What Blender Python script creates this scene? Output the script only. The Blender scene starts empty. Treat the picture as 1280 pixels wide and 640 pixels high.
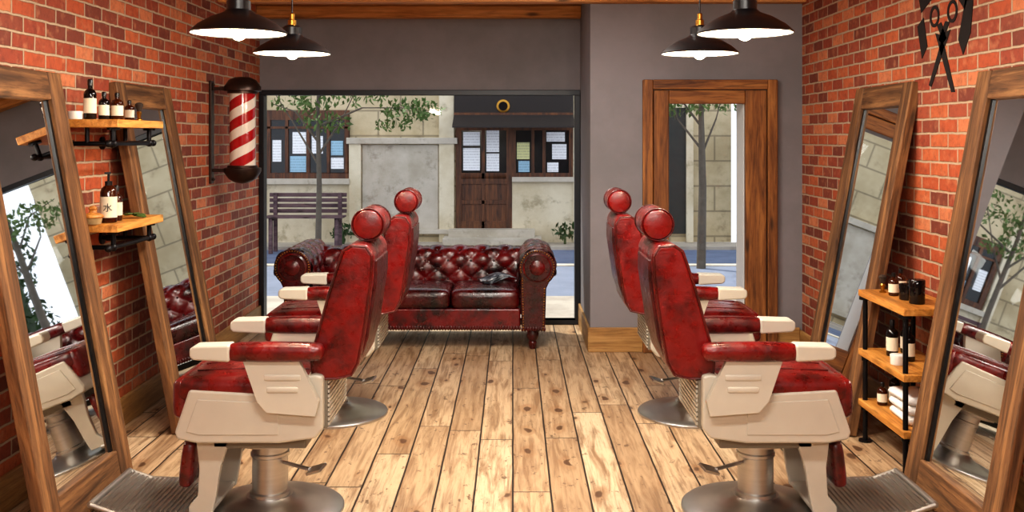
import bpy,bmesh,math,random
from mathutils import Matrix,Vector,Euler
random.seed(4)
S=bpy.context.scene; COL=S.collection
pi=math.pi
def lin(h,k=1.0):
    h=h.lstrip('#'); o=[]
    for i in (0,2,4):
        c=int(h[i:i+2],16)/255
        o.append((c/12.92 if c<=.04045 else ((c+.055)/1.055)**2.4)*k)
    return (o[0],o[1],o[2],1)
# ---------------------------------------------------------------- materials
class G:
    def __init__(s,name,rough=.5,metal=0,col=None,spec=None):
        s.mat=bpy.data.materials.new(name); s.mat.use_nodes=True
        s.nt=s.mat.node_tree; s.b=s.nt.nodes['Principled BSDF']
        s.b.inputs['Roughness'].default_value=rough; s.b.inputs['Metallic'].default_value=metal
        if col: s.b.inputs['Base Color'].default_value=col
        if spec is not None: s.b.inputs['Specular IOR Level'].default_value=spec
    def n(s,t,ins={},out=0,**pr):
        nd=s.nt.nodes.new(t)
        for k,v in pr.items(): setattr(nd,k,v)
        for k,v in ins.items():
            if isinstance(v,bpy.types.NodeSocket): s.nt.links.new(v,nd.inputs[k])
            else: nd.inputs[k].default_value=v
        return nd.outputs[out]
    def m(s,op,*a): return s.n('ShaderNodeMath',{i:v for i,v in enumerate(a)},operation=op)
    def mix(s,f,a,b,bl='MIX'): return s.n('ShaderNodeMix',{0:f,6:a,7:b},2,data_type='RGBA',blend_type=bl)
    def noise(s,v,sc,det=4,ro=.55,dist=0): return s.n('ShaderNodeTexNoise',{'Vector':v,'Scale':sc,'Detail':det,'Roughness':ro,'Distortion':dist})
    def ramp(s,f,st,interp='LINEAR'):
        nd=s.nt.nodes.new('ShaderNodeValToRGB'); s.nt.links.new(f,nd.inputs[0]); nd.color_ramp.interpolation=interp
        e=nd.color_ramp.elements
        while len(e)<len(st): e.new(.5)
        for i,(p,c) in enumerate(st): e[i].position=p; e[i].color=c
        return nd.outputs[0]
    def pos(s): return s.n('ShaderNodeNewGeometry')
    def obj(s): return s.n('ShaderNodeTexCoord',{},3)
    def vmul(s,v,k): return s.n('ShaderNodeVectorMath',{0:v,1:k},operation='MULTIPLY')
    def xyz(s,v):
        nd=s.nt.nodes.new('ShaderNodeSeparateXYZ'); s.nt.links.new(v,nd.inputs[0]); return nd.outputs
    def comb(s,x,y,z=0.0): return s.n('ShaderNodeCombineXYZ',{0:x,1:y,2:z})
    def sm(s,v,a,b,c=0.,d=1.): return s.n('ShaderNodeMapRange',{0:v,1:a,2:b,3:c,4:d},interpolation_type='SMOOTHSTEP')
    def bump(s,h,st=.5,di=.01):
        s.nt.links.new(s.n('ShaderNodeBump',{'Height':h,'Strength':st,'Distance':di}),s.b.inputs['Normal'])
    def set(s,k,v):
        if isinstance(v,bpy.types.NodeSocket): s.nt.links.new(v,s.b.inputs[k])
        else: s.b.inputs[k].default_value=v
    def cells(s,a,c,L,W,gap,rnd):
        row=s.m('FLOOR',s.m('DIVIDE',c,W))
        if rnd: off=s.n('ShaderNodeTexWhiteNoise',{'W':row},0,noise_dimensions='1D')
        else: off=s.m('MULTIPLY',s.m('MODULO',s.m('ADD',row,1000.),2.),.5)
        t=s.m('ADD',s.m('DIVIDE',a,L),off)
        colm=s.m('FLOOR',t)
        fa=s.m('FRACT',t); fc=s.m('FRACT',s.m('DIVIDE',c,W))
        da=s.m('MULTIPLY',s.m('MINIMUM',fa,s.m('SUBTRACT',1.,fa)),L)
        dc=s.m('MULTIPLY',s.m('MINIMUM',fc,s.m('SUBTRACT',1.,fc)),W)
        mask=s.sm(s.m('MINIMUM',da,dc),gap*.45,gap)
        wn=s.nt.nodes.new('ShaderNodeTexWhiteNoise'); wn.noise_dimensions='2D'
        s.nt.links.new(s.comb(colm,row),wn.inputs['Vector'])
        return wn.outputs[0],mask,row,colm
def brick_mat():
    g=G('brick',.85); p=g.pos(); x,y,z=g.xyz(p)
    y2=g.m('ADD',y,g.m('MULTIPLY',g.m('SUBTRACT',g.noise(p,9,3),.5),.012)); z2=g.m('ADD',z,g.m('MULTIPLY',g.m('SUBTRACT',g.noise(p,13,3),.5),.012))
    r,mask,_,_=g.cells(y2,z2,.215,.076,.0085,False)
    c=g.ramp(r,[(0,lin('7a3c2c')),(.14,lin('b05532')),(.32,lin('97452e')),(.5,lin('bd643c')),(.66,lin('8a4531')),(.8,lin('c87a52')),(.92,lin('a15036'))],'CONSTANT')
    c=g.mix(g.m('MULTIPLY',g.sm(g.noise(p,28,5,.7),.42,.75),.5),c,lin('5a281e'))
    c=g.mix(g.m('MULTIPLY',g.sm(g.noise(p,16,4),.52,.75),.4),c,lin('cf946c'))
    mo=g.mix(g.noise(p,40,4),lin('a58e76'),lin('c8b296'))
    g.set('Base Color',g.mix(mask,mo,c))
    h=g.m('ADD',mask,g.m('MULTIPLY',g.noise(p,55,5,.65),.35))
    g.bump(h,.8,.008); g.set('Roughness',.68); return g.mat
def floor_mat():
    g=G('floor_planks',.4); p=g.pos(); x,y,z=g.xyz(p)
    r,mask,row,colm=g.cells(y,g.m('ADD',x,g.m('MULTIPLY',g.m('SUBTRACT',g.noise(p,3,3),.5),.006)),1.9,.178,.006,True)
    off=g.m('MULTIPLY',r,37.)
    v=g.comb(g.m('ADD',g.m('MULTIPLY',x,13.),off),g.m('ADD',g.m('MULTIPLY',y,1.1),off),off)
    gr=g.noise(v,1.6,6,.62,.8); fine=g.noise(g.comb(g.m('MULTIPLY',x,90.),g.m('MULTIPLY',y,4.),off),1.,4,.6)
    base=g.ramp(r,[(0,lin('b0926f')),(.25,lin('c9ad8a')),(.5,lin('a38564')),(.75,lin('bfa27f')),(1,lin('d3bc9a'))])
    c=g.mix(g.sm(gr,.42,.70),base,lin('8a6b4c'))
    c=g.mix(g.m('MULTIPLY',g.sm(fine,.48,.75),.6),c,lin('644932'))
    wx=g.m('ADD',g.m('ADD',g.m('MULTIPLY',x,5.2),off),g.m('MULTIPLY',g.noise(p,6,2),.5))
    vv=g.nt.nodes.new('ShaderNodeTexVoronoi'); vv.voronoi_dimensions='2D'
    g.nt.links.new(g.comb(wx,g.m('ADD',g.m('MULTIPLY',y,2.4),off),0.),vv.inputs['Vector']); vv.inputs['Scale'].default_value=1.
    gate=g.xyz(vv.outputs['Color'])
    rad=g.m('MULTIPLY',g.m('SUBTRACT',gate[0],.35),.24)
    kn=g.m('MULTIPLY',g.sm(g.m('SUBTRACT',rad,vv.outputs['Distance']),0.,.05),.85)
    halo=g.m('MULTIPLY',g.sm(g.m('SUBTRACT',g.m('MULTIPLY',rad,2.4),vv.outputs['Distance']),0.,.12),.4)
    c=g.mix(halo,c,lin('8a5f38')); c=g.mix(kn,c,lin('4a2c17'))
    st=g.sm(g.noise(g.comb(g.m('MULTIPLY',x,3.),y,0.),1.6,6,.75),.5,.72)
    c=g.mix(g.m('MULTIPLY',st,.45),c,lin('75583f'))
    pit=g.sm(g.noise(g.comb(g.m('MULTIPLY',x,24.),g.m('MULTIPLY',y,12.),off),1.,4,.7),.60,.68)
    c=g.mix(g.m('MULTIPLY',pit,.8),c,lin('4f331d'))
    c=g.mix(mask,lin('1d1108'),c); g.set('Base Color',c)
    g.set('Roughness',g.sm(gr,.3,.8,.42,.65))
    g.bump(g.m('ADD',mask,g.m('MULTIPLY',gr,.3)),.6,.004); return g.mat
def wood(name,dark,mid,light,axis='Z',rough=.5,sc=1.,knots=True):
    g=G(name,rough); p=g.obj(); k={'X':(1.3,17,17),'Y':(17,1.3,17),'Z':(17,17,1.3)}[axis]
    v=g.vmul(p,tuple(a*sc for a in k)); n=g.noise(v,1.,6,.66,.7)
    c=g.ramp(n,[(.3,lin(dark)),(.5,lin(mid)),(.72,lin(light))])
    n2=g.noise(g.vmul(p,tuple(a*sc*4 for a in k)),1.,3,.6)
    c=g.mix(g.m('MULTIPLY',g.sm(n2,.48,.7),.65),c,lin(dark))
    if knots:
        k2={'X':(2.5,9,9),'Y':(9,2.5,9),'Z':(9,9,2.5)}[axis]
        vo=g.n('ShaderNodeTexVoronoi',{'Vector':g.vmul(p,k2),'Scale':1.})
        c=g.mix(g.m('MULTIPLY',g.sm(vo,.05,.22,1.,0.),.75),c,lin('1c0d05'))
    g.set('Base Color',c); g.bump(g.m('ADD',n,g.m('MULTIPLY',n2,.6)),.6,.006); return g.mat
def leather(name,base,dark,amt,rough=.3,sc=6,coat=.15):
    g=G(name,rough); p=g.obj(); n=g.noise(p,sc,6,.7)
    c=g.mix(g.m('MULTIPLY',g.sm(n,.40,.66),amt),lin(base),lin(dark)); g.set('Base Color',c)
    g.set('Roughness',g.sm(g.noise(p,20,3),.3,.7,rough-.06,rough+.12))
    g.set('Coat Weight',coat); g.set('Coat Roughness',.25)
    w=g.noise(p,11,4,.6,1.2)
    g.bump(g.m('ADD',g.m('MULTIPLY',w,3.),g.m('MULTIPLY',g.n('ShaderNodeTexVoronoi',{'Vector':p,'Scale':160.}),.3)),.3,.004); return g.mat
def plaster(name,c1,c2,sc=1.5,rough=.9,b=.25,c3=None,blocks=None):
    g=G(name,rough); p=g.pos(); n=g.noise(p,sc,6,.65)
    c=g.mix(g.sm(n,.35,.7),lin(c1),lin(c2))
    if c3: c=g.mix(g.m('MULTIPLY',g.sm(g.noise(p,sc*2.7,6,.7),.53,.7),.7),c,lin(c3))
    if blocks:
        x,y,z=g.xyz(p); r,mask,_,_=g.cells(x,z,blocks[0],blocks[1],.02,False)
        c=g.mix(g.m('MULTIPLY',r,.35),c,lin(c2)); c=g.mix(g.m('ADD',g.m('MULTIPLY',mask,.55),.45),lin('5f5544'),c)
    g.set('Base Color',c); g.bump(g.noise(p,sc*12,4),b,.004); return g.mat
def simple(name,hexc,rough=.5,metal=0,nz=.12,k=1.):
    g=G(name,rough,metal); p=g.obj(); n=g.noise(p,14,3)
    c=lin(hexc,k); d=(c[0]*(1-nz*2),c[1]*(1-nz*2),c[2]*(1-nz*2),1)
    g.set('Base Color',g.mix(n,c,d)); return g.mat
MB=brick_mat(); MF=floor_mat()
MPAINT=plaster('wall_paint','868286','79777a',1.2,.85,.12)
MCEIL=wood('ceiling_wood','6d421e','a3662f','c4854a','X',.6,.5)
MBEAM=wood('beam_wood','9a6230','c98a48','e6b074','X',.6,.8)
DW=[wood('dark_wood_'+a,'38210f','75502f','a87b4d',a,.7) for a in 'XYZ']
DRW=[wood('door_wood_'+a,'4a260f','8a5628','b27a40',a,.62) for a in 'XYZ']
OAK=[wood('oak_'+a,'8e571f','c48339','dfa55a',a,.5) for a in 'XYZ']
MBASE=[wood('baseboard_wood_'+a,'7c5830','a57c48','c09a62',a,.5,knots=False) for a in 'XYZ']
MRED=leather('red_leather','720b0a','280304',.88,.3,6,.3)
MREDD=leather('maroon_leather','540909','200303',.85,.32,6,.3)
MSOFA=leather('oxblood_leather','6a080c','100203',.98,.28,6,.25)
MSOFAD=leather('dark_oxblood_leather','44060a','0c0202',.95,.25,4,.25)
MSEAT=leather('patina_black_leather','500709','0a0202',1.,.24,3,.3)
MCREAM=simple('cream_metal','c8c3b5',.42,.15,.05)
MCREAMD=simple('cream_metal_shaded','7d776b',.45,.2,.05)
def steel_mat(nm,r,c1,c2):
    g=G(nm,r,1.); p=g.obj(); n=g.noise(g.vmul(p,(3,3,40)),2,2)
    g.set('Base Color',g.mix(n,lin(c1),lin(c2))); return g.mat
MSTEEL=steel_mat('brushed_steel',.34,'c9c7c4','b3b1ae'); MSTEEL2=steel_mat('cast_steel',.42,'cfccc6','b5b2ad')
MBLK=simple('black_iron','17161a',.4,.6,.1)
MBLKP=simple('black_paint','101012',.3,.0,.1)
MFRM=simple('window_frame_paint','23262c',.4,.2,.1)
g=G('mirror_glass',.015,1.,(.86,.88,.88,1)); MMIR=g.mat
g=G('window_glass',.0,0,(1,1,1,1)); 
tr=g.n('ShaderNodeBsdfTransparent',{0:(.97,.985,1,1)}); gl=g.n('ShaderNodeBsdfGlossy',{0:(1,1,1,1),1:.01})
ms=g.n('ShaderNodeMixShader',{0:.012,1:tr,2:gl}); g.nt.links.new(ms,g.nt.nodes['Material Output'].inputs[0]); MGLASS=g.mat
MWHITE=simple('white_ceramic','e9e6e0',.35,0,.03)
MCLOTH=simple('white_towel','eeeae4',.95,0,.06)
MAMBER=simple('amber_glass','3a1606',.08,0,.1)
MDKGL=simple('dark_glass','0e0b0c',.08,0,.1)
MLABEL=simple('cream_label','e7dcc4',.7,0,.05)
MBRASS=simple('brass','b98a3e',.3,1.,.1)
MLEAF=simple('leaf_green','5c7a30',.6,0,.4)
MLEAFD=simple('hedge_green','3f6326',.6,0,.5)
MSTONE=plaster('pale_stone','cdbd9c','ab9a78','1' and 1.1,.9,.4,'7d6e54',(.75,.42))
MRENDER=plaster('grey_render','c6bdae','aaa08e',1.4,.9,.2,'8b8170')
MRENDW=plaster('cream_render','dacfb6','c2b394',1.2,.9,.2,'938567')
MROAD=plaster('asphalt','68758f','586680',3,.85,.3)
MPAVE=plaster('pavement','b3aa9c','998f82',2,.85,.2)
MPAVB=plaster('grey_paving','788092','6c7484',2,.85,.2)
MSHOPW=wood('shopfront_wood','2c160a','5c351b','82502a','Z',.5)
MDARKP=simple('dark_pane','181c1e',.15,0,.2)
def paper(nm,c):
    g=G(nm,.8); x,y,z=g.xyz(g.obj()); l=g.m('FRACT',g.m('MULTIPLY',z,22.)); n=g.noise(g.comb(g.m('MULTIPLY',x,60.),g.m('FLOOR',g.m('MULTIPLY',z,22.)),0.),1.,2)
    g.set('Base Color',g.mix(g.m('MULTIPLY',g.m('MULTIPLY',g.sm(l,.45,.6),g.sm(n,.42,.5)),.3),lin(c),lin('555c68'))); return g.mat
MPAPER=paper('paper','f4f5f6'); MPAPB=paper('blue_paper','9fc4d8'); MPAPY=paper('yellow_paper','dcdaa0')
MBENCH=wood('bench_wood','35232a','5a4347','77605f','X',.7)
MBARK=simple('grey_bark','6d6458',.9,0,.3)
MDECAL=simple('faded_black_paint','1f1614',.9,0,.3)
g=G('bulb_glow',.5); g.set('Base Color',(1,.9,.7,1)); g.set('Emission Color',(1,.86,.62,1)); g.set('Emission Strength',7.); MBULB=g.mat
MSHADEIN=simple('white_enamel','efe9dc',.4,0,.02)
g=G('pole_stripes',.15); x,y,z=g.xyz(g.obj()); t=g.m('FRACT',g.m('ADD',g.m('DIVIDE',g.m('ARCTAN2',y,x),2*pi/2),g.m('MULTIPLY',z,-6.6)))
g.set('Base Color',g.mix(g.sm(t,.5,.53),lin('a8151a'),lin('e4d9cb'))); g.set('Coat Weight',.6); MPOLE=g.mat
g=G('magazine_print',.4); p=g.obj(); g.set('Base Color',g.ramp(g.noise(g.vmul(p,(9,9,9)),2,2),[(.4,lin('2b2f38')),(.5,lin('8c949c')),(.6,lin('dfe0e0'))],'CONSTANT')); MMAG=g.mat
# ---------------------------------------------------------------- mesh builder
class B:
    def __init__(s,T=None): s.bm=bmesh.new(); s.T=T or Matrix.Identity(4); s.mi=0
    def add(s,vs,fs,M=None):
        T=s.T@M if M is not None else s.T
        bv=[s.bm.verts.new(T@Vector(v)) for v in vs]
        for f in fs:
            if len(set(f))<3: continue
            try: s.bm.faces.new([bv[i] for i in f]).material_index=s.mi
            except ValueError: pass
        return s
    def box(s,c,sz,rot=None):
        M=Matrix.Translation(c)
        if rot: M=M@Euler(rot).to_matrix().to_4x4()
        a,b,d=[q/2 for q in sz]
        vs=[(x,y,z) for x in(-a,a) for y in(-b,b) for z in(-d,d)]
        return s.add(vs,[(0,1,3,2),(4,6,7,5),(0,4,5,1),(2,3,7,6),(0,2,6,4),(1,5,7,3)],M)
    def bb(s,x0,x1,y0,y1,z0,z1): return s.box(((x0+x1)/2,(y0+y1)/2,(z0+z1)/2),(abs(x1-x0),abs(y1-y0),abs(z1-z0)))
    def lathe(s,prof,c=(0,0,0),n=32,M=None,cap=True):
        vs=[];fs=[]
        for r,z in prof:
            for i in range(n):
                a=2*pi*i/n; vs.append((r*math.cos(a),r*math.sin(a),z))
        for j in range(len(prof)-1):
            for i in range(n):
                k=(i+1)%n; fs.append((j*n+i,j*n+k,(j+1)*n+k,(j+1)*n+i))
        if cap:
            fs.append(tuple(range(n-1,-1,-1))); fs.append(tuple((len(prof)-1)*n+i for i in range(n)))
        MM=Matrix.Translation(c)
        if M is not None: MM=MM@M
        return s.add(vs,fs,MM)
    def cyl(s,p0,p1,r0,r1=None,n=16):
        p0=Vector(p0);p1=Vector(p1);d=p1-p0;L=d.length
        q=d.to_track_quat('Z','Y').to_matrix().to_4x4()
        return s.lathe([(r0,0),(r1 if r1 is not None else r0,L)],tuple(p0),n,q)
    def sph(s,c,r,n=12,sc=(1,1,1)):
        pr=[(max(r*math.sin(pi*j/n),1e-5),-r*math.cos(pi*j/n)) for j in range(n+1)]
        return s.lathe(pr,c,n+4,Matrix.Diagonal((*sc,1)))
    def tube(s,pts,r,n=12):
        for a,b in zip(pts,pts[1:]): s.cyl(a,b,r,n=n)
        for p in pts[1:-1]: s.sph(p,r*1.02,8)
        return s
    def prism(s,poly,w0,w1,ax='Y'):
        n=len(poly); f={'Y':lambda a,b,w:(a,w,b),'X':lambda a,b,w:(w,a,b),'Z':lambda a,b,w:(a,b,w)}[ax]
        vs=[f(a,b,w0) for a,b in poly]+[f(a,b,w1) for a,b in poly]
        fs=[tuple(range(n)),tuple(range(2*n-1,n-1,-1))]+[(i,(i+1)%n,n+(i+1)%n,n+i) for i in range(n)]
        return s.add(vs,fs)
    def pad(s,c,sz,r,n=8,puff=(0,0,0),rot=None):
        h=Vector(sz)/2; vs=[];fs=[]
        M=Matrix.Translation(c)
        if rot: M=M@Euler(rot).to_matrix().to_4x4()
        for ax in range(3):
            for sg in(-1,1):
                b0=len(vs)
                for i in range(n+1):
                    for j in range(n+1):
                        u=math.sin((i/n-.5)*pi);v=math.sin((j/n-.5)*pi)
                        p=[0,0,0];p[ax]=sg;p[(ax+1)%3]=u;p[(ax+2)%3]=v
                        P=Vector([p[k]*h[k] for k in range(3)])
                        q=Vector([max(-(h[k]-r),min(h[k]-r,P[k])) for k in range(3)])
                        d=P-q; P=q+d.normalized()*r if d.length>1e-9 else P
                        for k in range(3):
                            if puff[k]:
                                o=[P[m]/h[m] for m in range(3) if m!=k]
                                P[k]+=(1 if P[k]>0 else -1)*puff[k]*max(0,1-o[0]**2)*max(0,1-o[1]**2)*abs(P[k])/h[k]
                        vs.append(tuple(P))
                for i in range(n):
                    for j in range(n):
                        a=b0+i*(n+1)+j; fs.append((a,a+1,a+n+2,a+n+1))
        return s.add(vs,fs,M)
    def obj(s,name,mat,par=None,bev=0,loc=(0,0,0),seg=2,ang=40,recalc=True,split=False,**pr):
        bmesh.ops.remove_doubles(s.bm,verts=s.bm.verts,dist=1e-5)
        if recalc: bmesh.ops.recalc_face_normals(s.bm,faces=s.bm.faces)
        bms=[s.bm]
        if split:
            seen=set(); comps=[]
            for v in s.bm.verts:
                if v in seen: continue
                stk=[v]; comp=set([v]); seen.add(v)
                while stk:
                    for e in stk.pop().link_edges:
                        for w in e.verts:
                            if w not in comp: comp.add(w); seen.add(w); stk.append(w)
                comps.append(comp)
            if len(comps)>1:
                bms=[]
                for comp in comps:
                    nb=bmesh.new(); mp={v:nb.verts.new(v.co) for v in comp}
                    fs={f for v in comp for f in v.link_faces}
                    for f in fs: nb.faces.new([mp[v] for v in f.verts]).material_index=f.material_index
                    bms.append(nb)
                s.bm.free()
        r=None
        for bm in bms:
            me=bpy.data.meshes.new(name); bm.to_mesh(me); bm.free()
            for m in (mat if isinstance(mat,(list,tuple)) else [mat]): me.materials.append(m)
            me.shade_smooth()
            o=bpy.data.objects.new(name,me); COL.objects.link(o); o.location=loc
            if par: o.parent=par
            if bev:
                m=o.modifiers.new('bevel','BEVEL'); m.width=bev; m.segments=seg; m.limit_method='ANGLE'; m.angle_limit=math.radians(35); m.harden_normals=True
            else: me.set_sharp_from_angle(angle=math.radians(ang))
            for k,v in pr.items(): o[k]=v
            r=r or o
        return r
def empty(name,loc,label,cat,group=None,rot=None):
    o=bpy.data.objects.new(name,None); COL.objects.link(o); o.location=loc; o.empty_display_size=.1
    if rot: o.rotation_euler=rot
    o['label']=label;o['category']=cat
    if group:o['group']=group
    return o
def dup(root,loc,label=None):
    def rec(o,p):
        c=o.copy(); COL.objects.link(c)
        if p: c.parent=p
        for ch in list(o.children): rec(ch,c)
        return c
    c=rec(root,None); c.location=loc
    if label:c['label']=label
    return c
def st(o): o['kind']='structure'; return o
# ---------------------------------------------------------------- room
XL,XR,XM=-2.24,2.23,.597; YW,YD=8.73,7.60; ZC=2.80; Y0=-2.0
st(B().bb(XL-.2,XR+.2,Y0,YW+.2,-.12,0).obj('floor',MF))
st(B().bb(XL-.2,XR+.2,Y0,YW+.2,ZC,ZC+.2).obj('ceiling',MCEIL))
st(B().bb(XL-.2,XL,Y0,YW+.2,0,ZC).obj('wall_left',MB))
st(B().bb(XR,XR+.2,Y0,YW-.87,0,ZC).obj('wall_right',MB))
st(B().bb(XL-.2,XR+.2,Y0-.2,Y0,-.12,ZC+.2).obj('wall_rear',MPAINT))
st(B().bb(XL,XM,YW,YW+.2,2.07,ZC).obj('wall_back',MPAINT))
b=B(); b.bb(XM,1.19,YD,YD+.26,0,ZC); b.bb(1.79,XR,YD,YD+.26,0,ZC); b.bb(1.19,1.79,YD,YD+.26,1.92,ZC); st(b.obj('wall_entrance',MPAINT))
st(B().bb(XM,XM+.2,YD+.26,YW+.2,0,ZC).obj('wall_return',MPAINT))
st(B().bb(XL,XR,YD,YD-.12,2.68,ZC).obj('trim_1',MBEAM,bev=.006))
st(B().bb(XL,XM,YW-.12,YW,2.70,ZC).obj('trim_2',MBEAM,bev=.006))
st(B().bb(1.783,1.79,YD+.03,YD+.27,0,1.92).obj('trim_3',MWHITE)); st(B().bb(1.19,1.197,YD+.03,YD+.27,0,1.92).obj('trim_4',MWHITE))
def bboard(name,x0,x1,y0,y1,mat,h=.17):
    st(B().bb(x0,x1,y0,y1,0,h).obj(name,mat,bev=.008,seg=3))
bboard('baseboard_left',XL,XL+.022,Y0,YW,MBASE[1]); bboard('baseboard_right',XR-.022,XR,Y0,YD,MBASE[1])
bboard('baseboard_entrance',XM-.02,1.0,YD-.022,YD,MBASE[0],.19); bboard('baseboard_door',2.03,XR-.022,YD-.022,YD,MBASE[0],.19)
bboard('baseboard_return',XM-.02,XM,YD,YW-.02,MBASE[1],.19)
wn=bpy.data.objects.new('window_1',None); COL.objects.link(wn); wn.location=(0,YW,0); st(wn)
wf=B(); x0,x1=XL,XM
wf.bb(x0,x1,-.03,.08,2.025,2.07); wf.bb(x0,x1,-.03,.08,0,.04); wf.bb(x0,x0+.045,-.03,.08,.04,2.025); wf.bb(x1-.05,x1,-.03,.08,.04,2.025)
wf.obj('window_frame',MFRM,wn,bev=.006)
B().bb(x0+.045,x1-.05,.03,.036,.04,2.025).obj('window_pane',MGLASS,wn)
dr=bpy.data.objects.new('door_1',None); COL.objects.link(dr); dr.location=(0,YD,0); st(dr)
b=B(); b.bb(.997,1.075,-.05,0,0,2.095); b.bb(1.955,2.03,-.05,0,0,2.095); b.obj('door_casing',DRW[2],dr,bev=.008,split=True)
B().bb(1.075,1.955,-.05,0,2.02,2.095).obj('door_casing',DRW[0],dr,bev=.008)
b=B(); b.bb(1.08,1.20,-.03,.01,.0,2.015); b.bb(1.786,1.95,-.03,.01,.0,2.015); b.obj('door_stile',DRW[2],dr,bev=.01,split=True)
b=B(); b.bb(1.20,1.786,-.028,.01,1.909,2.015); b.bb(1.20,1.786,-.028,.01,0.0,.258); b.obj('door_rail',DRW[0],dr,bev=.01,split=True)
B().bb(1.20,1.783,-.01,-.004,.258,1.909).obj('door_pane',MGLASS,dr)
# ---------------------------------------------------------------- mirrors
def mirror(sx,y0,y1,label):
    W=y1-y0; H=1.985; fw=.135
    th=math.atan(.36/1.95)
    e=empty('standing_mirror',(sx*1.84,(y0+y1)/2,.011),label,'mirror','leaning wood-framed mirrors',(0,sx*th,0))
    T=Matrix.Scale(sx,4,(1,0,0))
    B(T).bb(0,.055,-W/2,-W/2+fw,0,H).bb(0,.055,W/2-fw,W/2,0,H).obj('frame_stile',DW[2],e,bev=.007,split=True)
    B(T).bb(.002,.055,-W/2+fw,W/2-fw,H-fw,H).bb(.002,.055,-W/2+fw,W/2-fw,0,fw+.03).obj('frame_rail',DW[1],e,bev=.007,split=True)
    B(T).bb(.03,.05,-W/2+fw-.01,W/2-fw+.01,fw,H-fw+.01).obj('mirror_pane',MMIR,e)
    i=W/2-fw
    B(T).bb(.022,.03,-i,-i+.02,fw+.03,H-fw).bb(.022,.03,i-.02,i,fw+.03,H-fw).obj('frame_inner_lip',MBLKP,e,split=True)
    return e
ml='tall mirror in distressed brown wood frame leaning on brick wall'
mirror(-1,3.93,4.80,ml); mirror(-1,5.47,6.34,ml); mirror(1,3.80,4.67,ml); mirror(1,5.43,6.32,ml)
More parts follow.
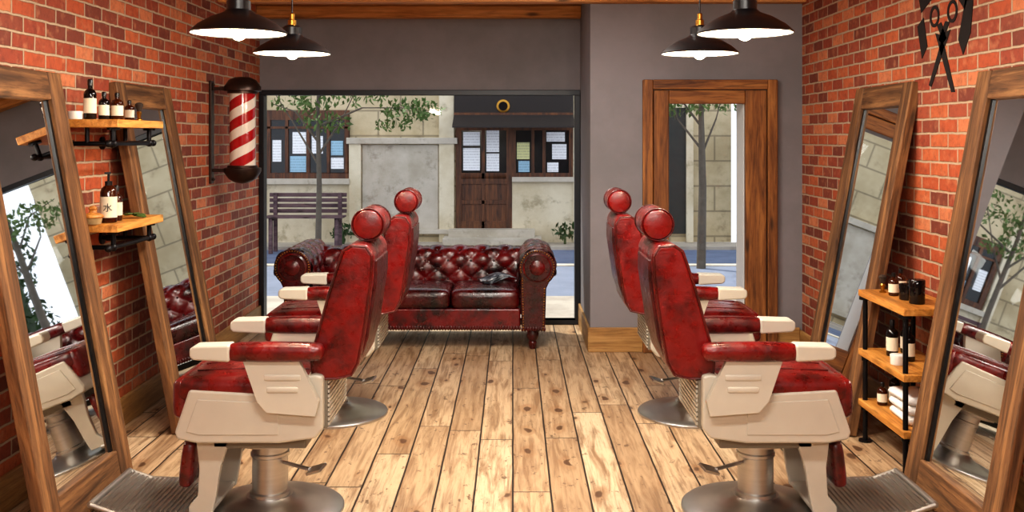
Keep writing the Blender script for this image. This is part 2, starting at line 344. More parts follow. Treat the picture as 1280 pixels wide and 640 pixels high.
# ---------------------------------------------------------------- barber chairs
def chair(sx,loc,label):
    e=empty('barber_chair',loc,label,'chair','red leather barber chairs'); T=Matrix.Scale(sx,4,(1,0,0))
    b=B(T); b.lathe([(.325,0),(.325,.012),(.315,.02),(.25,.03),(.17,.045),(.115,.06),(.1,.075)],n=64); b.obj('base_plate',MSTEEL,e)
    b=B(T); b.lathe([(.088,.07),(.088,.09),(.078,.095),(.078,.245),(.084,.25),(.084,.262),(.078,.267),(.078,.30),(.15,.315),(.15,.33)],n=40); b.obj('hydraulic_column',MSTEEL,e)
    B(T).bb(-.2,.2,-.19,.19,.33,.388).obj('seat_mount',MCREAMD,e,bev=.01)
    sp=[(.24,.375),(.325,.392),(.335,.42),(.275,.60),(.10,.59),(-.17,.575),(-.215,.655),(-.25,.665),(-.285,.655),(-.285,.435),(-.25,.395),(-.1,.375)]
    sh=B(T).prism(sp,-.265,.265).obj('seat_shell',MCREAM,e,bev=.012,seg=3)
    ip=[(.23,.412),(.285,.425),(.238,.56),(-.1,.545),(-.1,.412)]
    B(T).prism(ip,-.269,-.26).prism(ip,.26,.269).obj('side_panel',MCREAM,sh,bev=.003,split=True)
    b=B(T); b.bb(-.296,-.28,-.23,.23,.43,.635); b.mi=1
    for i in range(10): b.bb(-.303,-.294,-.215,.215,.439+i*.0195,.450+i*.0195)
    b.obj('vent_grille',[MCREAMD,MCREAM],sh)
    b=B(T); b.pad((.045,0,.592),(.57,.515,.10),.035,10,(0,0,.02)); b.pad((.318,0,.555),(.07,.50,.17),.034,8,(.006,0,0)); 
    sc=b.obj('seat_cushion',MRED,e)
    b=B(T)
    for y in(-.13,0,.13): b.tube([(-.20,y,.655+.004*(y==0)),(.05,y,.658+.004*(y==0)),(.28,y,.650)],.003,6)
    b.obj('cushion_seam',MREDD,sc,split=False)
    for sy in(-1,1):
        y0,y1=sy*.272,sy*.305
        p=[(.04,.735),(-.19,.735),(-.275,.56),(-.26,.50),(-.06,.515),(-.02,.56)]
        b=B(T).prism(p,y0,y1)
        for k in range(2): b.pad((-.125-.0*k,sy*.304,.66-k*.05),(.15-.02*k,.012,.025),.0055,5)
        a=b.obj('armrest',MCREAM,e,bev=.006)
        b=B(T); b.pad((-.095,sy*.292,.765),(.40,.085,.07),.03,8,(0,0,.006)); b.obj('arm_pad',MRED,a)
        b=B(T); b.prism([(.085,.73),(.235,.738),(.25,.752),(.25,.782),(.235,.796),(.085,.80)],sy*.245,sy*.338); b.obj('arm_cap',MCREAM,a,bev=.01,seg=3)
    bp=[(-.225,.65),(-.222,.70),(-.236,.78),(-.263,.87),(-.30,1.0),(-.34,1.12),(-.362,1.18),(-.40,1.205),(-.465,1.2),(-.492,1.16),(-.487,1.05),(-.468,.92),(-.45,.80),(-.43,.70),(-.40,.645),(-.33,.63),(-.26,.63)]
    k=B(T).prism(bp,-.235,.235).obj('backrest',MRED,e,bev=.02,seg=4)
    b2=[(-.40,.69),(-.44,.80),(-.46,.92),(-.475,1.05),(-.48,1.13),(-.499,1.13),(-.499,1.05),(-.48,.92),(-.462,.80),(-.425,.69)]
    B(T).prism(b2,-.18,.18).obj('back_panel',MREDD,k,bev=.006)
    for sy in(-.222,.222):
        b=B(T); pp=bp+[bp[0]]; b.tube([(u*1.0,sy*1.045,z) for u,z in [( -.355+(u+.355)*.93,.92+(z-.92)*.97) for u,z in pp]],.0055,8); b.obj('piping',MREDD,k)
    b=B(T)
    for sy in(-.05,.05): b.cyl((-.437,sy,1.15),(-.447,sy,1.27),.008)
    b.obj('headrest_post',MSTEEL,e,split=True)
    pr=[(.001,-.135),(.045,-.135),(.06,-.129),(.067,-.115),(.07,-.08),(.071,0),(.07,.08),(.067,.115),(.06,.129),(.045,.135),(.001,.135)]
    h=B(T).lathe(pr,(-.45,0,1.275),40,Matrix.Rotation(pi/2,4,'X'),cap=False).obj('headrest',MRED,e)
    for y in(-.118,.118):
        b=B(T); n=28; b.tube([(-.45+.069*math.cos(2*pi*i/n),y,1.275+.069*math.sin(2*pi*i/n)) for i in range(n+1)],.0035,6); b.obj('piping',MREDD,h)
    f=B(T)
    for sy in(-1,1):
        q=[(.12,.385),(.27,.385),(.255,.25),(.262,.13),(.30,.085),(.30,.055),(.20,.05),(.185,.12),(.165,.25)]
        f.prism(q,sy*.16,sy*.19)
    f.bb(.20,.30,-.161,.161,.055,.075)
    f=f.obj('footrest',MCREAM,e,bev=.006)
    b=B(T); b.pad((.315,0,.255),(.055,.36,.2),.025,6,(.01,0,0),(0,-.12,0)); b.obj('calf_pad',MRED,f)
    b=B(T); b.prism([(.30,.045),(.60,.055),(.70,.088),(.69,.098),(.60,.068),(.30,.060)],-.21,.21)
    for i in range(13): u=.33+i*.0215; b.box((u,0,.064+(u-.33)*.03),(.009,.40,.012),(0,-.03,0))
    for i in range(4): b.box((.618+i*.02,0,.076+i*.0075),(.009,.40,.012),(0,-.33,0))
    for sy in(-1,1): b.tube([(.28,sy*.215,.055),(.60,sy*.215,.066),(.705,sy*.215,.102)],.011)
    b.cyl((.705,-.215,.102),(.705,.215,.102),.014)
    b.obj('foot_plate',MSTEEL2,f)
    b=B(T); b.tube([(-.06,-.02,.22),(-.12,-.10,.235),(-.215,-.19,.245)],.008)
    b.box((-.245,-.205,.25),(.075,.06,.012),(.25,.35,.4)); b.obj('pump_lever',MSTEEL,e,bev=.002)
    return e
cl='red leather barber chair with cream metal body, '
c1=chair(-1,(-1.075,4.37,0),cl+'beside brick wall'); dup(c1,(-1.075,5.9,0),cl+'near the sofa')
c2=chair(1,(1.075,4.37,0),cl+'beside pipe shelf'); dup(c2,(1.075,5.9,0),cl+'near the door')
# ---------------------------------------------------------------- sofa
sf=empty('chesterfield_sofa',(-.76,8.10,0),'oxblood leather rolled-arm sofa with deep button tufting below window','sofa')
def sweep(prof,length,mapf,a=.19,bb_=.155,dep=.028,tuft=(0,1),du=.0125):
    b=B(); n=len(prof); m=int(length/du)
    L=[0]
    for i in range(1,n): L.append(L[-1]+math.dist(prof[i],prof[i-1]))
    nor=[]
    for i in range(n):
        p=prof[max(i-1,0)];q=prof[min(i+1,n-1)]; dx,dz=q[0]-p[0],q[1]-p[1]; l=math.hypot(dx,dz) or 1; nor.append((-dz/l,dx/l))
    vs=[];fs=[]
    for j in range(m+1):
        s_=j*length/m
        for i in range(n):
            v=L[i]/L[-1]
            h=0
            if tuft[0]<=v<=tuft[1]:
                A=s_/a+L[i]/bb_;C=s_/a-L[i]/bb_
                h=dep*(abs(math.sin(pi*A)*math.sin(pi*C)))**.38
                ed=min(v-tuft[0],tuft[1]-v)*L[-1]; h*=min(1,ed/.03+.2)
            vs.append(mapf(prof[i][0]+nor[i][0]*h,prof[i][1]+nor[i][1]*h,s_))
    for j in range(m):
        for i in range(n-1): k=j*n+i; fs.append((k,k+1,k+n+1,k+n))
    b.add(vs,fs)
    b.mi=1
    for mm in range(-40,60):
        for nn in range(-40,60):
            s_=a*(mm+nn)/2; v=bb_*(mm-nn)/2
            if .02<s_<length-.02 and tuft[0]*L[-1]+.02<v<tuft[1]*L[-1]-.02:
                i=min(range(n),key=lambda q:abs(L[q]-v)); P=mapf(prof[i][0]+nor[i][0]*.004,prof[i][1]+nor[i][1]*.004,s_)
                b.sph(P,.011,6)
    return b
def dense(pts,st_=.012):
    o=[]
    for p,q in zip(pts,pts[1:]):
        k=max(1,int(math.dist(p,q)/st_))
        for i in range(k): o.append((p[0]+(q[0]-p[0])*i/k,p[1]+(q[1]-p[1])*i/k))
    return o+[pts[-1]]
def roll(cx,cz,r,a0,a1,n=24): return [(cx+r*math.cos(math.radians(a0+(a1-a0)*i/n)),cz+r*math.sin(math.radians(a0+(a1-a0)*i/n))) for i in range(n+1)]
HW=1.085
bp=dense([(.13,.40),(.13,.52)]+roll(.245,.605,.115,190,-40))
BW=2*(HW-.26)
sweep([(p,q) for p,q in bp],BW,lambda p,q,s_:(s_-BW/2,p,q)).obj('tufted_back',[MSOFA,MSOFAD],sf,recalc=False,ang=80)
B().bb(-HW+.12,HW-.12,.25,.37,.15,.60).obj('back_panel',MSOFAD,sf,bev=.02)
for sx in(-1,1):
    ap=dense([(0,.40),(0,.56)]+roll(.13,.635,.13,195,-60)+[(.185,.50),(.19,.15)])
    a=sweep(ap,.80,lambda p,q,s_:(sx*(HW-.265+p),-.43+s_,q),tuft=(0,.62)).obj('rolled_arm',[MSOFA,MSOFAD],sf,recalc=False,ang=80)
    pr=[(.01,.15),(.0,.40),(.0,.57)]+roll(.13,.64,.145,195,-50,28)+[(.20,.48),(.19,.15)]
    b=B(); b.prism([(sx*(HW-.265+p),q) for p,q in pr],-.455,-.425)
    b.obj('arm_front',MSOFAD,a,bev=.01,seg=3)
    b=B()
    c=(sx*(HW-.135),-.457,.64)
    b.lathe([(.10,0),(.112,.008),(.10,.016)],(c[0],-.449,c[2]),32,Matrix.Rotation(pi/2,4,'X'),cap=False)
    b.lathe([(.05,0),(.06,.008),(.05,.016),(.002,.02)],(c[0],-.449,c[2]),32,Matrix.Rotation(pi/2,4,'X'),cap=False)
    b.obj('arm_scroll',MSOFA,a)
    b=B()
    pth=dense([(.175,.16),(.185,.48)],.02)+dense(roll(.13,.64,.13,-50,195,28),.02)+dense([(.014,.56),(.022,.16)],.02)
    for p,q in pth: b.sph((sx*(HW-.265+p),-.457,q),.006,5)
    b.obj('nailhead_trim',MBRASS,a,kind='stuff')
BI=HW-.265
for i in range(3):
    w=2*BI/3
    b=B(); b.pad((-BI+w*(i+.5),-.135,.385),(w-.006,.57,.15),.045,12,(0,.01,.022)); b.obj('seat_cushion',MSEAT,sf)
B().bb(-BI,BI,-.41,.30,.15,.315).obj('sofa_base',MSOFA,sf,bev=.015)
b=B()
for i in range(95): b.sph((-HW+.08+i*(2*HW-.16)/94,-.456 if abs(-HW+.08+i*(2*HW-.16)/94)>BI else -.412,.165),.011,5,(1,.6,1.7))
b.obj('fringe_trim',MREDD,sf,kind='stuff')
for sx in(-1,1):
    for y in(-.38,.28):
        B().lathe([(.022,0),(.03,.02),(.034,.05),(.026,.06),(.045,.09),(.05,.12),(.04,.15)],(sx*(HW-.17),y,0),20).obj('leg',MREDD,sf)
b=B()
for k in range(3):
    n=12; vs=[];fs=[]
    for i in range(n+1):
        for j in (0,1):
            u=i/n-.5; vs.append((u*.27,(j-.5)*.19+k*.006,.012+k*.007+.022*math.sin(u*5+k*.4)+.02))
    for i in range(n): fs.append((2*i,2*i+1,2*i+3,2*i+2))
    b.add(vs,fs)
o=b.obj('magazine',MMAG,loc=(-.13,8.0,.477)); o['label']='open magazine with glossy grey pages lying on sofa cushion'; o['category']='magazine'; o.rotation_euler=(0,0,.3)
m=o.modifiers.new('s','SOLIDIFY'); m.thickness=.004
# ---------------------------------------------------------------- pendants
def pendant(loc):
    e=empty('pendant_lamp',loc,'black barn-style metal pendant lamp hanging on a cord','lamp','black metal pendant lamps')
    pr=[(.180,0),(.182,.006),(.176,.012),(.150,.035),(.105,.062),(.06,.08),(.045,.092),(.045,.125),(.03,.135),(.022,.137)]
    B().lathe(pr,n=48,cap=False).obj('lamp_shade',MBLKP,e,recalc=False)
    pr=[(.178,.003),(.172,.009),(.147,.031),(.102,.058),(.05,.074),(.002,.078)]
    B().lathe(pr,n=48,cap=False).obj('shade_lining',MSHADEIN,e,recalc=False)
    B().lathe([(.02,.135),(.02,.16),(.012,.165),(.012,.19),(.006,.195)],n=20).obj('lamp_socket',MBRASS,e)
    B().cyl((0,0,.19),(0,0,ZC-loc[2]),.0035,n=8).obj('cord',MBLKP,e)
    B().sph((0,0,.006),.031,14).cyl((0,0,.02),(0,0,.074),.016).obj('bulb',MBULB,e)
    l=bpy.data.lights.new('pendant_glow','POINT'); l.energy=24; l.color=(1,.84,.64); l.shadow_soft_size=.04
    lo=bpy.data.objects.new('pendant_glow',l); COL.objects.link(lo); lo.parent=e; lo.location=(0,0,-.04)
    return e
p0=pendant((-1.045,3.76,2.045))
for q in((-1.045,4.67,2.045),(.885,3.76,2.045),(.885,4.67,2.045)): dup(p0,q)
# ---------------------------------------------------------------- barber pole
bpz=empty('barber_pole',(-2.0,7.3,1.31),'red and white spiral striped pole on wall bracket','barber pole')
B().lathe([(.095,0),(.095,.56)],(0,0,0),40).obj('striped_cylinder',MPOLE,bpz,loc=(0,0,.12))
MCOP=simple('bronze_metal','4a3a34',.35,.8,.1)
B().lathe([(.01,-.0),(.06,.01),(.10,.035),(.125,.07),(.135,.09),(.135,.115),(.11,.12),(.11,.135)],n=40).obj('bottom_cap',MCOP,bpz)
B().lathe([(.11,.665),(.11,.68),(.135,.685),(.135,.715),(.12,.735),(.10,.765),(.06,.785),(.01,.79)],n=40).obj('top_cap',MCOP,bpz)
b=B(); b.bb(-.24,-.22,-.035,.035,.0,.76); b.bb(-.22,-.10,-.015,.015,.085,.11); b.bb(-.22,-.10,-.015,.015,.69,.715)
for z in(.03,.73): b.sph((-.215,0,z),.012,6)
b.obj('wall_bracket',MCOP,bpz,bev=.004)
# ---------------------------------------------------------------- shelf items
MBR=simple('bristles','3b2c22',.9,0,.3)
def item(kind,loc,label,h=.13,r=.026,mb=None,group=None):
    if kind=='bottle':
        e=empty('bottle',loc,label,'bottle',group)
        B().lathe([(r*.9,0),(r,.004),(r,h*.62),(r*.85,h*.7),(r*.4,h*.76),(r*.36,h*.84)],n=24).obj('bottle_body',mb or MDKGL,e)
        B().lathe([(r*.42,h*.83),(r*.42,h*.97),(r*.3,h)],n=16).obj('bottle_cap',MBLKP,e)
        B().lathe([(r*1.02,h*.15),(r*1.02,h*.52)],n=24,cap=False).obj('bottle_label',MLABEL,e)
    elif kind=='pump':
        e=empty('pump_bottle',loc,label,'bottle',group)
        B().lathe([(r*.9,0),(r,.004),(r,h*.58),(r*.85,h*.66),(r*.4,h*.72)],n=28).obj('bottle_body',mb or MAMBER,e)
        b=B(); b.lathe([(r*.45,h*.71),(r*.45,h*.79),(r*.15,h*.8),(r*.15,h*.93)],n=16); b.box((0,-.012,h*.95),(.014,.045,.01)); b.obj('pump_head',MBLKP,e)
        B().lathe([(r*1.02,h*.1),(r*1.02,h*.5)],n=28,cap=False).obj('bottle_label',MLABEL,e)
    elif kind=='brush':
        e=empty('shaving_brush',loc,label,'brush',group)
        B().lathe([(.018,0),(.018,.006),(.009,.012),(.011,.03),(.014,.04),(.010,.048)],n=20).obj('brush_handle',MBRASS,e)
        B().lathe([(.010,.048),(.019,.075),(.021,.085),(.012,.094),(.002,.096)],n=20).obj('brush_bristles',MBR,e)
    elif kind=='jar':
        e=empty('jar',loc,label,'jar',group)
        B().lathe([(r*.95,0),(r,.003),(r,h*.7)],n=28).obj('jar_body',mb or MWHITE,e)
        B().lathe([(r*1.05,h*.7),(r*1.05,h*.97),(r*.98,h)],n=28).obj('jar_lid',mb or MWHITE,e)
    return e
def left_shelf(z,label):
    e=empty('wall_shelf',(XL,5.13,z),label,'shelf','oak shelves on black pipe brackets')
    B().bb(.0,.31,-.31,.32,-.04,0).obj('shelf_board',OAK[1],e,bev=.004)
    b=B()
    for y in(-.24,.24):
        b.tube([(.0,y,-.12),(.26,y,-.12),(.26,y,-.04)],.012); b.cyl((0,y,-.12),(.012,y,-.12),.035); b.cyl((.26,y,-.052),(.26,y,-.04),.032); b.sph((.26,y,-.12),.02,8); b.cyl((.03,y,-.12),(.06,y,-.12),.018)
        b.cyl((.13,y,-.12),(.13,y,-.04),.011)
    b.tube([(.26,-.30,-.12),(.26,.30,-.12)],.012); b.sph((.26,.30,-.12),.018,8); b.sph((.26,-.30,-.12),.018,8)
    b.obj('pipe_bracket',MBLK,e)
left_shelf(1.74,'oak plank wall shelf holding dark bottles and brush'); left_shelf(1.225,'oak plank wall shelf holding pump bottle and brush')
gs='grooming products on wall shelves'
item('bottle',(-2.10,4.90,1.741),'tall dark glass bottle with cream label',.20,.03,None,gs)
item('bottle',(-2.06,4.97,1.741),'dark glass bottle with cream label',.14,.026,None,gs)
item('bottle',(-2.03,5.06,1.741),'amber tonic bottle with cream label',.14,.03,MAMBER,gs)
item('jar',(-2.10,5.12,1.741),'small black lidded jar of pomade',.06,.035,MDKGL,gs)
item('brush',(-1.985,5.24,1.741),'shaving brush with dark bristles and brass handle',group=gs)
item('bottle',(-2.06,5.30,1.741),'small amber bottle with cream label',.11,.025,MAMBER,gs)
item('jar',(-2.16,4.87,1.741),'small white lidded jar',.04,.035,None,gs)
pb=item('pump',(-2.02,4.93,1.226),'amber pump bottle with cream label bearing a dark character',.26,.04,None,gs)
cu=bpy.data.curves.new('label_character','FONT'); cu.body='水'; cu.size=.045; cu.extrude=.0008; cu.align_x='CENTER'
to=bpy.data.objects.new('tmp',cu); COL.objects.link(to); bpy.context.view_layer.update()
me=bpy.data.meshes.new_from_object(to.evaluated_get(bpy.context.evaluated_depsgraph_get())); bpy.data.objects.remove(to)
me.materials.clear(); me.materials.append(MBLKP)
to=bpy.data.objects.new('label_character',me); COL.objects.link(to); to.parent=pb; to.location=(.012,-.0415,.06); to.rotation_euler=(pi/2,0,.3)
item('bottle',(-2.03,5.05,1.226),'small amber bottle with cream label',.18,.03,MAMBER,gs)
item('jar',(-2.12,5.12,1.226),'squat white jar with white lid',.07,.04,None,gs)
e=empty('scalp_brush',(-2.06,4.84,1.226),'round wooden brush with natural bristles','brush',gs)
B().lathe([(.038,0),(.044,.03)],n=28).obj('brush_bristles',simple('pale_bristles','b99b6d',.95,0,.3),e)
B().lathe([(.046,.03),(.05,.036),(.046,.046),(.02,.055),(.016,.066),(.022,.076),(.014,.088),(.002,.09)],n=28).obj('brush_handle',OAK[2],e)
b=B()
for i in range(6):
    a=i*1.05; b.pad((.025*math.cos(a),.03*math.sin(a),.008+.003*i),(.06,.03,.008),.0035,5,rot=(.1,.15*math.cos(a*2),a))
o=b.obj('herb_sprig',MLEAF,loc=(-1.99,5.2,1.23)); o['label']='small sprig of green leaves lying on shelf';o['category']='leaves'
su=empty('pipe_shelf_unit',(XR-.17,5.08,0),'three-tier oak shelf unit with black pipe legs between mirrors','shelf unit')
for z in(.82,.50,.225):
    B().bb(-.17,.135,-.31,.32,z-.035,z).obj('shelf_board',OAK[1],su,bev=.004)
for x in(-.145,.115):
    for y in(-.27,.28):
        B().cyl((x,y,.008),(x,y,.785),.013).cyl((x,y,0),(x,y,.01),.035).cyl((x,y,.77),(x,y,.785),.032).cyl((x,y,.44),(x,y,.465),.02).cyl((x,y,.17),(x,y,.19),.02).obj('pipe_leg',MBLK,su)
gr='grooming products on pipe shelf unit'
item('brush',(1.98,5.28,.821),'shaving brush with dark bristles and brass handle',group=gr)
item('bottle',(2.0,5.18,.821),'small amber bottle with cream label',.12,.026,MAMBER,gr)
item('bottle',(2.07,5.26,.821),'amber tonic bottle with cream label',.13,.028,MAMBER,gr)
item('jar',(2.02,5.05,.821),'black shaving bowl with lid',.08,.04,MDKGL,gr)
item('jar',(2.02,4.93,.821),'tall dark jar with lid',.12,.038,MDKGL,gr)
item('bottle',(2.0,5.2,.501),'tall dark glass bottle with cream label',.19,.03,None,gr)
item('bottle',(2.04,5.08,.501),'tall dark glass bottle with cream label',.18,.03,None,gr)
item('bottle',(2.1,5.27,.501),'dark glass bottle with cream label',.17,.028,None,gr)
item('jar',(1.95,5.0,.501),'small white jar with white lid',.05,.035,None,gr)
item('bottle',(1.97,5.26,.226),'small amber bottle with cream label',.12,.026,MAMBER,gr)
item('bottle',(2.05,5.3,.226),'dark glass bottle with cream label',.17,.028,None,gr)
for i in range(3):
    b=B(); b.pad((0,0,.022),(.17,.26,.042),.02,8,(0,0,.003)); b.pad((-.02,0,.022),(.135,.25,.02),.009,6)
    o=b.obj('folded_towel',MCLOTH,loc=(2.03,4.98,.228+i*.048)); o['label']='folded white towel in a stack on lowest shelf';o['category']='towel';o['group']='white towels'; o.rotation_euler=(0,0,.04*(i-1))
# ---------------------------------------------------------------- wall decal
b=B(); xw=XR-.004
def dp(poly): b.prism(poly,xw,XR-.0005,'X')
def ring(cy,cz,r0,r1,sy=1):
    n=24
    for i in range(n):
        a,a2=2*pi*i/n,2*pi*(i+1)/n
        dp([(cy+sy*r0*math.cos(a),cz+r0*math.sin(a)),(cy+sy*r1*math.cos(a),cz+r1*math.sin(a)),(cy+sy*r1*math.cos(a2),cz+r1*math.sin(a2)),(cy+sy*r0*math.cos(a2),cz+r0*math.sin(a2))])
dp([(5.02,2.2),(5.10,2.19),(5.28,1.93),(5.25,1.92)]); dp([(5.20,2.2),(5.12,2.18),(4.97,1.88),(5.01,1.88)])
dp([(5.03,2.24),(5.08,2.25),(5.16,2.16),(5.12,2.14)]); dp([(5.18,2.24),(5.13,2.25),(5.06,2.16),(5.1,2.14)])
ring(5.0,2.29,.04,.058); ring(5.21,2.29,.04,.058)
dp([(5.34,2.52),(5.42,2.44),(5.38,2.33),(5.26,2.38),(5.10,2.40),(4.94,2.35),(4.86,2.28),(4.80,2.38),(4.84,2.52),(4.95,2.48),(5.1,2.52),(5.2,2.47)])
dp([(4.77,2.33),(4.85,2.34),(4.93,2.14),(4.88,2.06),(4.80,2.16)])
dp([(5.35,2.30),(5.43,2.26),(5.37,2.08),(5.30,2.14)])
o=b.obj('wall_decal',MDECAL); o['label']='faded black scissors and moustache silhouette painted on brick';o['category']='wall decal'
# ---------------------------------------------------------------- street
YF=16.5; K=1233/YF; GZ=-.1
fx=lambda p:(p-641)/K
fz=lambda p:1.65-(p-172)/K
o=B().bb(-14,16,YW+.2,10.9,GZ-.1,GZ).obj('pavement',MPAVE); o['label']='pale paved area outside the shop';o['category']='pavement'
o=B().bb(-14,16,10.9,13.4,GZ-.1,GZ).obj('pavement',MPAVB); o['label']='blue-grey paved strip along the street';o['category']='pavement'
o=B().bb(-14,16,13.55,15.8,GZ-.15,GZ-.05).obj('road',MROAD); o['label']='blue-grey asphalt street';o['category']='road'
o=B().bb(-14,16,13.4,13.55,GZ-.15,GZ+.02).obj('curb',MRENDER,bev=.01); o['label']='pale stone curb along street';o['category']='curb'
o=B().bb(-14,16,15.8,YF,GZ-.15,GZ).obj('far_pavement',MPAVE); o['label']='narrow pale pavement before old building';o['category']='pavement'
bd=empty('building',(0,YF,GZ),'old pale stone building with brown wooden shopfront','building')
def q(name,mat,rects,d0,d1,bev=0,par=bd,**k):
    b=B()
    for (a,c,t_,u) in rects: b.bb(fx(a),fx(c),d0,d1,max(fz(u)-GZ,.001),fz(t_)-GZ)
    return b.obj(name,mat,par,bev=bev,**k)
q('facade_wall',MSTONE,[(-300,914,-220,303.5)],0,.3)
q('rendered_panel',MRENDER,[(453,548,181,286)],-.03,0,.005)
q('pilaster',MRENDW,[(437,452,178,303),(549,568,110,303),(716,732,110,303),(318,331,110,303)],-.08,0,.01,split=True)
q('cornice',MRENDER,[(434,572,172,180),(434,572,286,292)],-.11,0,.01,split=True)
q('lower_wall',MRENDW,[(331,437,230,303),(640,716,224,303)],-.04,0,split=True)
q('window_sill',MRENDER,[(328,438,223,230),(640,718,221,227)],-.12,0,.005,split=True)
w1=q('shop_window',MSHOPW,[(333,437,138,150),(333,437,216,223),(333,339,150,216),(357,361,150,216),(384,388,150,216),(409,413,150,216),(431,437,150,216),(333,437,158,161)],-.05,0,.004)
q('window_pane',MDARKP,[(333,437,145,220)],-.015,0,par=w1)
w2=q('shop_window',MSHOPW,[(640,716,156,163),(640,716,216,223),(640,645,163,216),(664,668,163,216),(678,682,163,216),(711,716,163,216)],-.05,0,.004)
q('window_pane',MDARKP,[(640,716,160,220)],-.015,0,par=w2)
d1=q('shop_door',MSHOPW,[(570,640,156,163),(570,577,163,285),(633,640,163,285),(602,606,163,285),(577,633,216,223),(577,602,223,230),(606,633,223,230),(577,633,250,255),(577,633,276,285)],-.05,0,.004)
q('door_panel',MSHOPW,[(577,633,223,285)],-.03,0,par=d1)
q('window_pane',MDARKP,[(577,633,163,216)],-.015,0,par=d1)
q('shop_fascia',simple('fascia_dark','2a211c',.6,0,.2),[(568,716,100,144)],-.12,0,.01)
q('fascia_moulding',MSHOPW,[(568,716,141,144.5)],-.15,-.12,.004)
b=B(); b.prism([(-.12,fz(143)-GZ),(-.62,fz(158)-GZ),(-.62,fz(160)-GZ),(-.12,fz(147)-GZ)],fx(568),fx(716),'X'); b.obj('awning',simple('awning_dark','322a26',.7,0,.2),bd)
b=B(); b.lathe([(.11,0),(.11,.02),(.09,.03)],(fx(629),-.12,fz(133)-GZ),28,Matrix.Rotation(pi/2,4,'X')); b.mi=1; b.lathe([(.075,.0),(.075,.036)],(fx(629),-.12,fz(133)-GZ),28,Matrix.Rotation(pi/2,4,'X')); b.obj('emblem_roundel',[MBRASS,MDKGL],bd)
q('door_step',MRENDER,[(562,668,285,296)],-.35,0,.01); q('door_step',MRENDER,[(556,676,294,303.5)],-.55,0,.01)
q('side_door',simple('green_door','30352f',.6,0,.3),[(822,857,135,292)],-.03,0)
q('door_surround',MRENDW,[(857,866,128,303),(813,822,128,303),(822,857,125,135)],-.08,0,.01)
def note(a,c,t_,u,mat,d,lab):
    cx=(fx(a)+fx(c))/2; cz=(fz(t_)+fz(u))/2
    o=B().bb(-(fx(c)-fx(a))/2,(fx(c)-fx(a))/2,-.004,0,(fz(u)-fz(t_))/2,(fz(t_)-fz(u))/2).obj('paper_notice',mat,loc=(cx,YF+d,cz)); o['label']=lab;o['category']='notice';o['group']='paper notices in shop windows'
wl='white paper notice taped in brown wooden window'
for a in [(341,352,175,202),(366,383,165,192),(390,404,170,192),(414,430,197,211),(579,600,165,182),(579,600,185,213),(608,624,163,190),(608,624,192,214),(683,706,165,177),(690,708,180,199),(684,698,203,215)]: note(*a,MPAPER,-.018,wl)
note(363,383,195,215,MPAPB,-.018,'pale blue poster taped in brown wooden window'); note(646,662,178,199,MPAPY,-.018,'pale yellow paper notice in shop window'); note(648,662,201,215,MPAPB,-.018,'pale blue poster in shop window'); note(414,429,176,194,MPAPB,-.018,'pale blue poster in brown wooden window')
bn=empty('park_bench',(-3.25,15.45,GZ),'weathered wooden slat bench before stone wall','bench')
b=B()
for i in range(4): b.bb(-.6,.62,.16-.0,.19,.56+i*.085,.62+i*.085)
b.obj('backrest',MBENCH,bn,bev=.004)
b=B()
for i in range(4): b.bb(-.6,.62,-.22+i*.09,-.15+i*.09,.50,.53)
b.obj('seat',MBENCH,bn,bev=.004)
for x in(-.5,.52): B().bb(x-.03,x+.03,-.2,-.15,-.05,.5).bb(x-.03,x+.03,.11,.16,-.05,.88).bb(x-.03,x+.03,-.2,.16,.46,.5).obj('leg',MBENCH,bn,bev=.004)
def leaves(b,c,rad,n,sz=.06):
    for _ in range(n):
        while 1:
            p=Vector([random.uniform(-1,1) for _ in range(3)])
            if p.length<1: break
        P=Vector((c[0]+p.x*rad[0],c[1]+p.y*rad[1],c[2]+p.z*rad[2]))
        R=Euler([random.uniform(0,6.3) for _ in range(3)]).to_matrix(); k=sz*random.uniform(.6,1.3)
        b.add([tuple(P+R@Vector(v)) for v in((-k,0,0),(0,-k*.45,0),(k,0,0),(0,k*.45,0))],[(0,1,2,3)])
def tree(loc,label,brs,clus,tk=1.):
    e=empty('tree',loc,label,'tree')
    b=B(); b.cyl((0,0,0),(.02,0,1.1),.055*tk,.045*tk,12).cyl((.02,0,1.1),(0,0,2.1),.045*tk,.032*tk,12).cyl((0,0,2.1),(.1,0,4.2),.032*tk,.015,10)
    for p in brs:
        for i in range(len(p)-1): b.cyl(p[i],p[i+1],.018/(i+1),.011/(i+1),8)
    b.obj('trunk',MBARK,e)
    b=B()
    for c,r,n in clus: leaves(b,c,r,n,.045)
    b.obj('foliage',MLEAF,e,recalc=False,kind='stuff')
tree((-2.62,13.25,GZ),'slender street tree with sparse green leaves beside bench',
 [[(0,0,1.4),(-.35,.1,1.95),(-.6,.1,2.35)],[(0,0,1.5),(.3,0,1.95),(.55,.1,2.5)],[(0,0,1.9),(.6,0,2.15),(1.4,0,2.15)],[(0,0,1.7),(-.3,0,2.1),(-.6,0,2.2)]],
 [((-.2,0,2.25),(.5,.4,.2),190),((.1,0,1.95),(.4,.3,.14),110),((.5,0,2.4),(.5,.4,.25),200),((1.25,0,2.12),(.45,.3,.16),230),((1.0,0,1.93),(.3,.2,.1),60),((0,0,3.3),(1.5,1,.6),500)],.8)
tree((2.52,13.2,GZ),'slender street tree with sparse green leaves beside road',
 [[(0,0,1.6),(-.3,.1,2.0),(-.4,.1,2.5)],[(0,0,1.5),(.2,0,2.0),(.35,.1,2.5)],[(0,0,1.9),(-.3,0,2.3),(-.7,0,2.4)]],
 [((-.3,0,2.25),(.45,.4,.25),280),((.4,0,2.3),(.4,.4,.25),160),((0,0,3.3),(1.3,1,.6),500)],1.15)
b=B()
for i in range(9):
    for zz in(.75,1.9): leaves(b,(i*.55,random.uniform(-.1,.1),zz+.1*random.random()),(.45,.4,.72),300,.07)
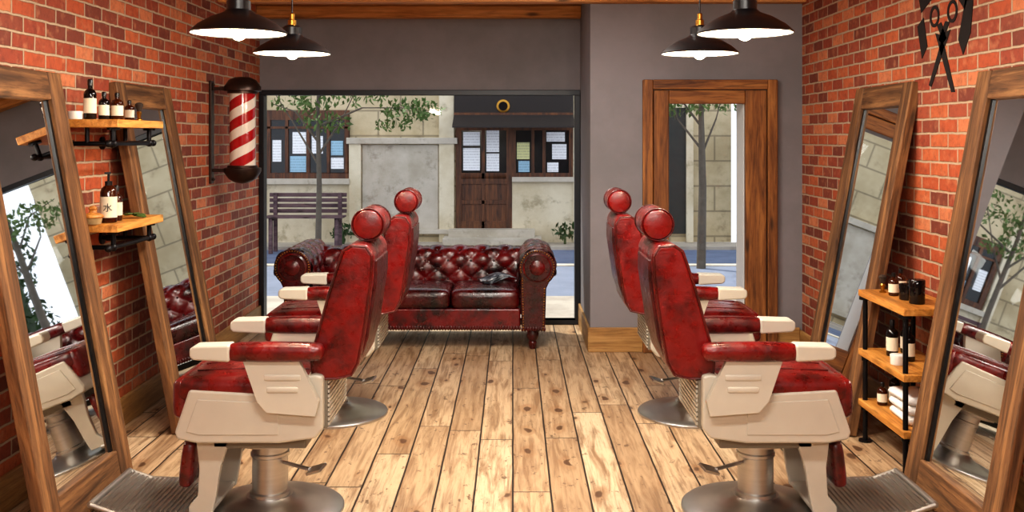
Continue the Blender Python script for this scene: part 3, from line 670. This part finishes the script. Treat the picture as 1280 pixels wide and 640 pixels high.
b.bb(0,4.4,-.2,.2,0,2.3)
o=b.obj('hedge',MLEAFD,loc=(4.2,16.0,GZ+.001),recalc=False); o['label']='dense green hedge beside old building';o['category']='hedge';o['kind']='stuff'
for x,n_ in((fx(705),60),(fx(433),50)):
    b=B(); leaves(b,(0,0,.2),(.22,.12,.15),n_,.06); b.bb(-.02,.02,-.02,.02,.001,.2)
    o=b.obj('small_bush',MLEAFD,loc=(x,16.2,GZ+.001),recalc=False); o['label']='small green bush at foot of wall';o['category']='bush'; o['group']='small bushes along facade'
# ---------------------------------------------------------------- lights
def area(name,loc,rot,sx,sy,en,col=(1,.94,.86)):
    l=bpy.data.lights.new(name,'AREA'); l.shape='RECTANGLE'; l.size=sx; l.size_y=sy; l.energy=en; l.color=col
    o=bpy.data.objects.new(name,l); COL.objects.link(o); o.location=loc; o.rotation_euler=rot; return o
area('added_ceiling_fill',(0,2.4,2.76),(0,0,0),1.6,.25,70)  # unseen area light added at ceiling height to brighten the interior
area('added_ceiling_fill',(0,5.2,2.76),(0,0,0),.25,1.8,100)  # second added strip, out of view, lifting the light over the chairs
area('added_ceiling_fill',(0,-.8,2.7),(math.radians(50),0,0),2.4,.4,95)  # added fill behind the camera, aimed forward and down; no fixture modelled
l=bpy.data.lights.new('sun','SUN'); l.energy=3.6; l.angle=.01; l.color=(1,.94,.82)
o=bpy.data.objects.new('sun',l); COL.objects.link(o); o.rotation_euler=Vector((.42,-.36,-1)).to_track_quat('-Z','Y').to_euler()
w=bpy.data.worlds.new('world'); S.world=w; w.use_nodes=True
bg=w.node_tree.nodes['Background']; bg.inputs[0].default_value=(.90,.93,1,1); bg.inputs[1].default_value=1.45
# ---------------------------------------------------------------- camera
c=bpy.data.cameras.new('camera'); co=bpy.data.objects.new('camera',c); COL.objects.link(co); S.camera=co
co.location=(0,0,1.65); co.rotation_euler=(pi/2,0,0); c.sensor_width=36; c.lens=1233/1280*36; c.shift_x=-1/1280; c.shift_y=-148/1280; c.clip_end=200
S.view_settings.view_transform='Standard'
try: S.view_settings.look='Medium High Contrast'
except Exception as ex: print(ex)
S.view_settings.exposure=.05
